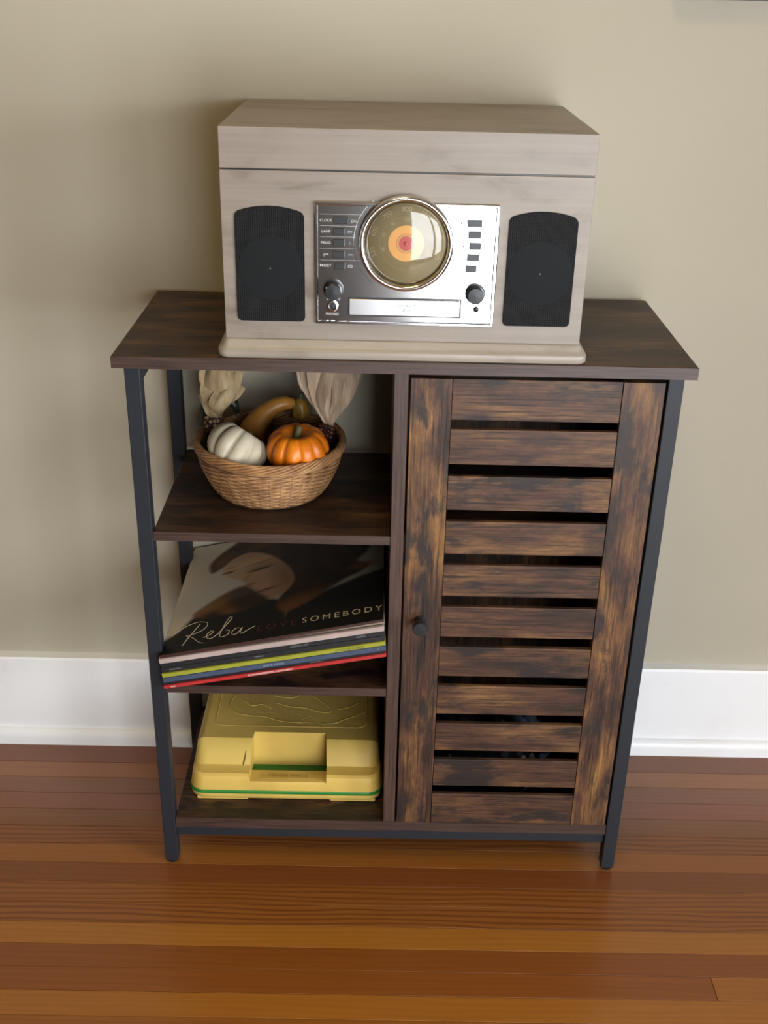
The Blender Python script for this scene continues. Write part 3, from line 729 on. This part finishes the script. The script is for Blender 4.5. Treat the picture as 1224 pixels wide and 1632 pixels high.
def over(mask, c):
    global img
    img = img*(1-mask[..., None]) + np.array(c)*mask[..., None]
def blob(cx, cy, rx, ry, ang=0, soft=.5):
    c_, s_ = math.cos(ang), math.sin(ang); x = ((uu-cx)*c_+(vv-cy)*s_)/rx; y = (-(uu-cx)*s_+(vv-cy)*c_)/ry
    return np.clip((1+soft-np.hypot(x, y))/(2*soft), 0, 1)
def smooth(pts, n=5):
    p = [np.array(q_, float) for q_ in pts]; m_ = len(p); out = []
    for i in range(m_):
        a, b, c_, d = p[i-1], p[i], p[(i+1) % m_], p[(i+2) % m_]
        for k in range(n):
            t_ = k/n; out.append(tuple(.5*((2*b)+(-a+c_)*t_+(2*a-5*b+4*c_-d)*t_**2+(-a+3*b-3*c_+d)*t_**3)))
    return out
streak = .5+.5*np.sin(60*(uu*.75+vv*.5)+9*np.sin(4*uu+3*vv)+4*np.sin(7*vv-3*uu))
over(poly([(-.1, -.1), (-.1, .10), (.0, .12), (.05, .17), (.10, .27), (.15, .33), (.25, .37), (.36, .42), (.46, .35), (.60, .27), (.78, .36), (.90, .42), (1.1, .48), (1.1, -.1)], .012), (.007, .006, .006))
hair = poly(smooth([(.135, .69), (.115, .78), (.15, .87), (.21, .95), (.34, 1.06), (.92, 1.06), (.95, .80), (.915, .65), (.87, .57), (.93, .53), (.90, .47), (.80, .40), (.70, .30), (.60, .22), (.54, .20), (.50, .30), (.55, .5), (.45, .72), (.33, .80), (.22, .76), (.17, .71)]), .012)
over(hair, (.016, .006, .004)); over(hair*streak**2*.6, (.050, .016, .007)); over(blob(.62, .28, .13, .06, .3, .6)*hair*.75, (.19, .068, .018)); over(blob(.90, .52, .06, .028, .1)*.8, (.17, .07, .03))
over(blob(.18, .79, .06, .08, 0, .8)*hair*.65, (.15, .062, .022)); over(blob(.36, .90, .14, .03, .4, .8)*hair*.5, (.10, .036, .014))
face = poly(smooth([(.20, .725), (.225, .79), (.31, .84), (.42, .78), (.52, .64), (.565, .50), (.545, .41), (.505, .355), (.465, .340), (.430, .365), (.405, .415), (.385, .450), (.345, .475), (.320, .505), (.322, .535), (.290, .575), (.245, .605), (.215, .640), (.195, .685)]), .009)
over(face, (.46, .26, .14)); over(blob(.27, .70, .07, .10, .7, .8)*face*.6, (.58, .38, .23)); over(blob(.52, .54, .05, .16, .25, .8)*face*.75, (.20, .095, .045)); over(blob(.47, .375, .06, .03, .2, .8)*face*.5, (.26, .13, .065))
over(blob(.30, .80, .12, .03, .35, .9)*face*.45, (.22, .10, .05))
over(blob(.385, .650, .062, .011, .28, .45), (.022, .010, .006)); over(blob(.375, .672, .066, .016, .28, .9)*.55, (.16, .075, .04)); over(blob(.375, .715, .080, .010, .30, .9)*.55, (.10, .04, .02))
over(blob(.225, .665, .030, .010, .25, .5), (.03, .014, .008)); over(blob(.235, .715, .035, .008, .3, .9)*.5, (.10, .04, .02))
over(blob(.440, .437, .058, .010, .32, .5)*.9, (.12, .028, .022)); over(blob(.455, .420, .040, .012, .32, .8)*.5, (.34, .12, .08)); over(blob(.355, .510, .022, .010, .4, .7)*.7, (.15, .07, .035)); over(blob(.325, .58, .012, .05, -.5, .9)*face*.4, (.24, .12, .06))
lock = poly(smooth([(.105, .30), (.15, .37), (.23, .455), (.31, .505), (.36, .475), (.40, .425), (.455, .345), (.42, .30), (.30, .27), (.18, .26)]), .014)
over(lock*.95, (.035, .013, .006)); over(lock*streak**2*.7, (.20, .075, .018)); over(blob(.17, .345, .07, .035, .6, .7)*lock*.8, (.26, .12, .03))
over(blob(.553, .21, .005, .05, 0, .7)*.7, (.10, .085, .06))
verts = [P(.0004+u*(.3085-.0008), .0010+v*(W-.0014), th_top+.00015) for u, v in zip(uu.ravel(), vv.ravel())]
fs = [(i*GN+j, i*GN+j+1, (i+1)*GN+j+1, (i+1)*GN+j) for i in range(GN-1) for j in range(GN-1)]
M['cover'] = attr_mat('printed_cover', .5, 'print', 0); M['cover'].node_tree.nodes['Principled BSDF'].inputs['Specular IOR Level'].default_value = .22
cov = MB().add(verts, fs).build('cover_print', M['cover'], e, fix=False)
ca = cov.data.color_attributes.new('print', 'FLOAT_COLOR', 'POINT')
ca.data.foreach_set('color', np.concatenate([img.reshape(-1, 3), np.ones((GN*GN, 1))], 1).astype(np.float32).ravel())
M['ink_cream'] = mat('cream_ink', (.50, .44, .33), .5); M['ink_red'] = mat('dull_red_ink', (.07, .016, .013), .5)
def cover_text(s, u, v, size, mt, space, shear=0):
    vs, fs = text_mesh(s, size, align='LEFT', space=space)
    MB().add([P(u*W+q_.x, v*W+q_.y*1.15, th_top+.0003) for q_ in vs], fs).build('cover_lettering', mt, e, fix=False)
cover_text('LOVE', .425, .095, .0170, M['ink_red'], 1.55); cover_text('SOMEBODY', .625, .100, .0165, M['ink_cream'], 1.42)
def spl(pts, n=8):
    out = []; p = [np.array(q_, float) for q_ in pts]; p = [p[0]]+p+[p[-1]]
    for i in range(1, len(p)-2):
        for k in range(n):
            t_ = k/n; out.append(.5*((2*p[i])+(-p[i-1]+p[i+1])*t_+(2*p[i-1]-5*p[i]+4*p[i+1]-p[i+2])*t_**2+(-p[i-1]+3*p[i]-3*p[i+1]+p[i+2])*t_**3))
    return out+[p[-2]]
scr = MB()
for pts in ([(.095, .055), (.115, .12), (.145, .20), (.150, .215)], [(.030, .150), (.075, .205), (.135, .235), (.185, .215), (.175, .165), (.125, .135), (.100, .133), (.135, .105), (.165, .065), (.190, .048)],
            [(.182, .095), (.205, .105), (.225, .130), (.213, .140), (.198, .118), (.200, .088), (.222, .078), (.248, .105)], [(.248, .105), (.285, .190), (.297, .225), (.285, .232), (.268, .170), (.258, .090), (.272, .075), (.295, .090), (.297, .120), (.280, .128), (.300, .118)],
            [(.352, .120), (.330, .130), (.312, .105), (.318, .080), (.338, .085), (.356, .128), (.350, .088), (.362, .080), (.390, .105), (.415, .120)]):
    q_ = spl(pts)
    scr.tube([P(a*W, b*W, th_top+.0004) for a, b in q_], .0006, 5, flat=.35)
scr.build('script_lettering', M['ink_cream'], e, fix=False)

# ------------------------------------------------------------------ yellow case
M['yellow'] = mat('yellow_plastic', (.72, .47, .075), .42); t = NT(M['yellow'])
_n = t.noise(t.coords((1, 1, 1)), 14, 5); t.color(t.ramp(_n, [(.25, (.51, .325, .07)), (.5, (.61, .42, .10))])); t.bump(t.noise(t.coords((1, 1, 1)), 500, 2), .05, .0004)
M['green'] = mat('green_plastic_band', (.028, .20, .030), .4)
ZB = .0887
yc = tag(empty('carry_case', (-.1575, .165, ZB)), 'yellow plastic carry case with green stripe and handle on the bottom shelf', 'case')
CX0, CX1 = -.3020, -.0140; CYB = .284; RC = .022
def outline(ins=0, y0=.0435):
    x0, x1 = CX0+ins, CX1-ins; y0 += ins; r = RC; pts = []
    for cx, cy, a0 in ((x0+r, y0+r, 180), (x1-r, y0+r, 270)):
        for k in range(9): a = R(a0+90*k/8); pts.append((cx+r*math.cos(a), cy+r*math.sin(a)))
    return pts+[(x1, CYB-ins), (x0, CYB-ins)]
def stack(layers):
    rows = [[(x, y, z) for x, y in outline(i)] for i, z in layers]; n = len(rows[0]); vs = [p for r_ in rows for p in r_]
    return MB().add(vs, [(k*n+i, k*n+(i+1) % n, (k+1)*n+(i+1) % n, (k+1)*n+i) for k in range(len(rows)-1) for i in range(n)] + [tuple(range(n)), tuple(range((len(rows)-1)*n, len(rows)*n))])
base = stack([(.006, ZB+.0038), (.003, ZB+.0044), (.0008, ZB+.0070), (0, ZB+.0110), (0, ZB+.0150)]).build('lower_shell', M['yellow'], yc, smooth=True, angle=60)
for xa, xb in ((CX0+.010, -.215), (-.093, CX1-.010)):
    MB().box(xa, xb, .0475, .276, ZB+.0002, ZB+.006).build('foot', M['yellow'], base, bevel=.002)
stack([(.0004, ZB+.0150), (-.0006, ZB+.0156), (-.0006, ZB+.0210), (.0004, ZB+.0216)]).build('green_band', M['green'], yc, smooth=True, angle=60)
zs = ZB+.0216
side = [(.0435, zs), (.0435, .1290), (.0450, .1345), (.0495, .1370), (.0650, .1372), (.0680, .1385), (.0780, .1525), (.0885, .1655), (.0935, .1685), (.2780, .1685), (.2840, .1620), (.2840, zs)]
cen = [(.0435, zs), (.0435, .1235), (.0445, .1262), (.0485, .1270), (.0745, .1235), (.0775, .1195), (.0780, .1075), (.1040, .1075), (.1085, .1685), (.2780, .1685), (.2840, .1620), (.2840, zs)]
HX0, HX1 = -.2140, -.0960
xs = [(CX0+RC*(1-math.cos(R(a))), R(a)) for a in range(0, 91, 10)] 
stations = []
for x, a in xs: stations.append((x, RC*(1-math.sin(a)), side))
stations += [(HX0-.004, 0, side), (HX0, 0, side), (HX0+.0018, 0, cen), (HX0+.006, 0, cen), ((HX0+HX1)/2, 0, cen), (HX1-.006, 0, cen), (HX1-.0018, 0, cen), (HX1, 0, side), (HX1+.004, 0, side)]
for x, a in xs[::-1]: stations.append((CX0+CX1-x, RC*(1-math.sin(a)), side))
xc = (CX0+CX1)/2
rows = []
for x, dy, pr in stations:
    row = []
    for k, (y, z) in enumerate(pr):
        hz = max(0, (z-zs)/(.1685-zs))
        edge = max(0, 1-min(x-CX0, CX1-x)/.010)
        zz = z - .0055*edge**2*hz
        wgt = 1 if k < 5 else max(0, 1-(k-4)/4)
        sc_ = 1-.055*hz
        row.append((xc+(x-xc)*sc_, y+dy*wgt if k < 9 else y, zz))
    rows.append(row)
lidm = MB().grid(rows)
n = len(side)
lidm.f.append(tuple(range(n))); lidm.f.append(tuple((len(rows)-1)*n+i for i in range(n)))
lidy = lidm.build('lid', M['yellow'], yc, smooth=True, angle=28)
em = MB(); ZT = .1683
def relief(pts, r=.0016, closed=False, fl=.6):
    em.tube([(x, y, ZT) for x, y in (spl(pts) if not closed else pts)], r, 6, closed=closed, flat=fl)
relief(rrect(-.2720, -.0400, .1240, .2640, .014, 5), .0013, True)
# shallow moulded relief of leaves and branches inside the raised border
for pts in ([(-.250, .205), (-.255, .180), (-.245, .158), (-.225, .150), (-.200, .148), (-.180, .140), (-.165, .136), (-.140, .134)],
            [(-.190, .205), (-.165, .198), (-.150, .205), (-.138, .220)], [(-.185, .185), (-.160, .175), (-.135, .172), (-.115, .163), (-.098, .162), (-.097, .172), (-.110, .188), (-.128, .205)],
            [(-.085, .138), (-.060, .152), (-.040, .166)], [(-.052, .190), (-.065, .178), (-.085, .170)], [(-.110, .132), (-.090, .134), (-.080, .140), (-.075, .150)], [(-.235, .190), (-.220, .176), (-.205, .180), (-.190, .170)]):
    relief(pts, .0017, fl=.45)
for k in range(26):
    x, y = -.250+.20*rng.rand(), .134+.055*rng.rand()
    relief([(x, y), (x+.006*rng.randn()+.01, y+.004*rng.randn()), (x+.016, y+.005*rng.randn())], .0010, fl=.4)
em.build('moulded_relief', M['yellow'], yc, smooth=True, angle=180)
MB().tube([(-.2235, .0665, .1378), (-.2222, .0705, .1425), (-.2205, .0760, .1502), (-.2198, .0800, .1555)], [.0006, .0014, .0010, .0004], 6, flat=.4).build('scuff_mark', mat('brown_scuff', (.12, .06, .015), .7), yc, smooth=True, angle=180)
vs, fs = text_mesh('FISHER-PRICE', .0098, space=1.02)
zt = lambda y: .1270+(y-.0485)*(.1235-.1270)/(.0745-.0485)
MB().add([(-.1550+v.x, .0595+v.y*1.15, zt(.0595+v.y*1.15)+.0006) for v in vs], fs).build('embossed_lettering', mat('yellow_lettering_shade', (.36, .22, .035), .5), yc, fix=False)  # flat letters; the darker yellow paints in the shade of the embossing
MB().prism(rrect(-.1960, -.1130, .0515, .0675, .002, 3), lambda p, t_: (p[0], p[1], zt(p[1])+t_), -.001, .0003).build('name_plate', M['yellow'], yc)

# ------------------------------------------------------------------ crumpled bags behind the door slats
def bag(name, c, sx_, sy_, sz_, mt, label, seed):
    rr = np.random.RandomState(seed); ph = rr.rand(8, 3)*6.28; fr = 2+rr.rand(8, 3)*5; rows = []
    for j in range(25):
        th = math.pi*j/24; row = []
        for i in range(41):
            q_ = 2*math.pi*(i % 40)/40; d = np.array([math.sin(th)*math.cos(q_), math.sin(th)*math.sin(q_), math.cos(th)])
            k = 1+.09*sum(abs(math.sin(fr[a]@d+ph[a, 0]))-.6 for a in range(8))
            z = c[2]+sz_*(d[2]*k); row.append((c[0]+sx_*d[0]*k, c[1]+sy_*d[1]*k, max(z, .0888)))
        rows.append(row)
    o = MB().grid(rows).build(name, mt, smooth=True, angle=25); return tag(o, label, 'bag')
M['bag_d'] = mat('black_glossy_plastic_film', (.010, .010, .012), .12, spec=.8); M['bag_b'] = mat('blue_grey_plastic_film', (.05, .07, .11), .12, spec=.8)
bag('plastic_bag', (.080, .105, .140), .058, .060, .072, M['bag_d'], 'crumpled black plastic bag glinting behind the lower left door slats', 3)
bag('plastic_bag', (.190, .110, .140), .045, .062, .070, M['bag_b'], 'crumpled blue grey plastic bag glinting behind the lower door slats at centre', 5)
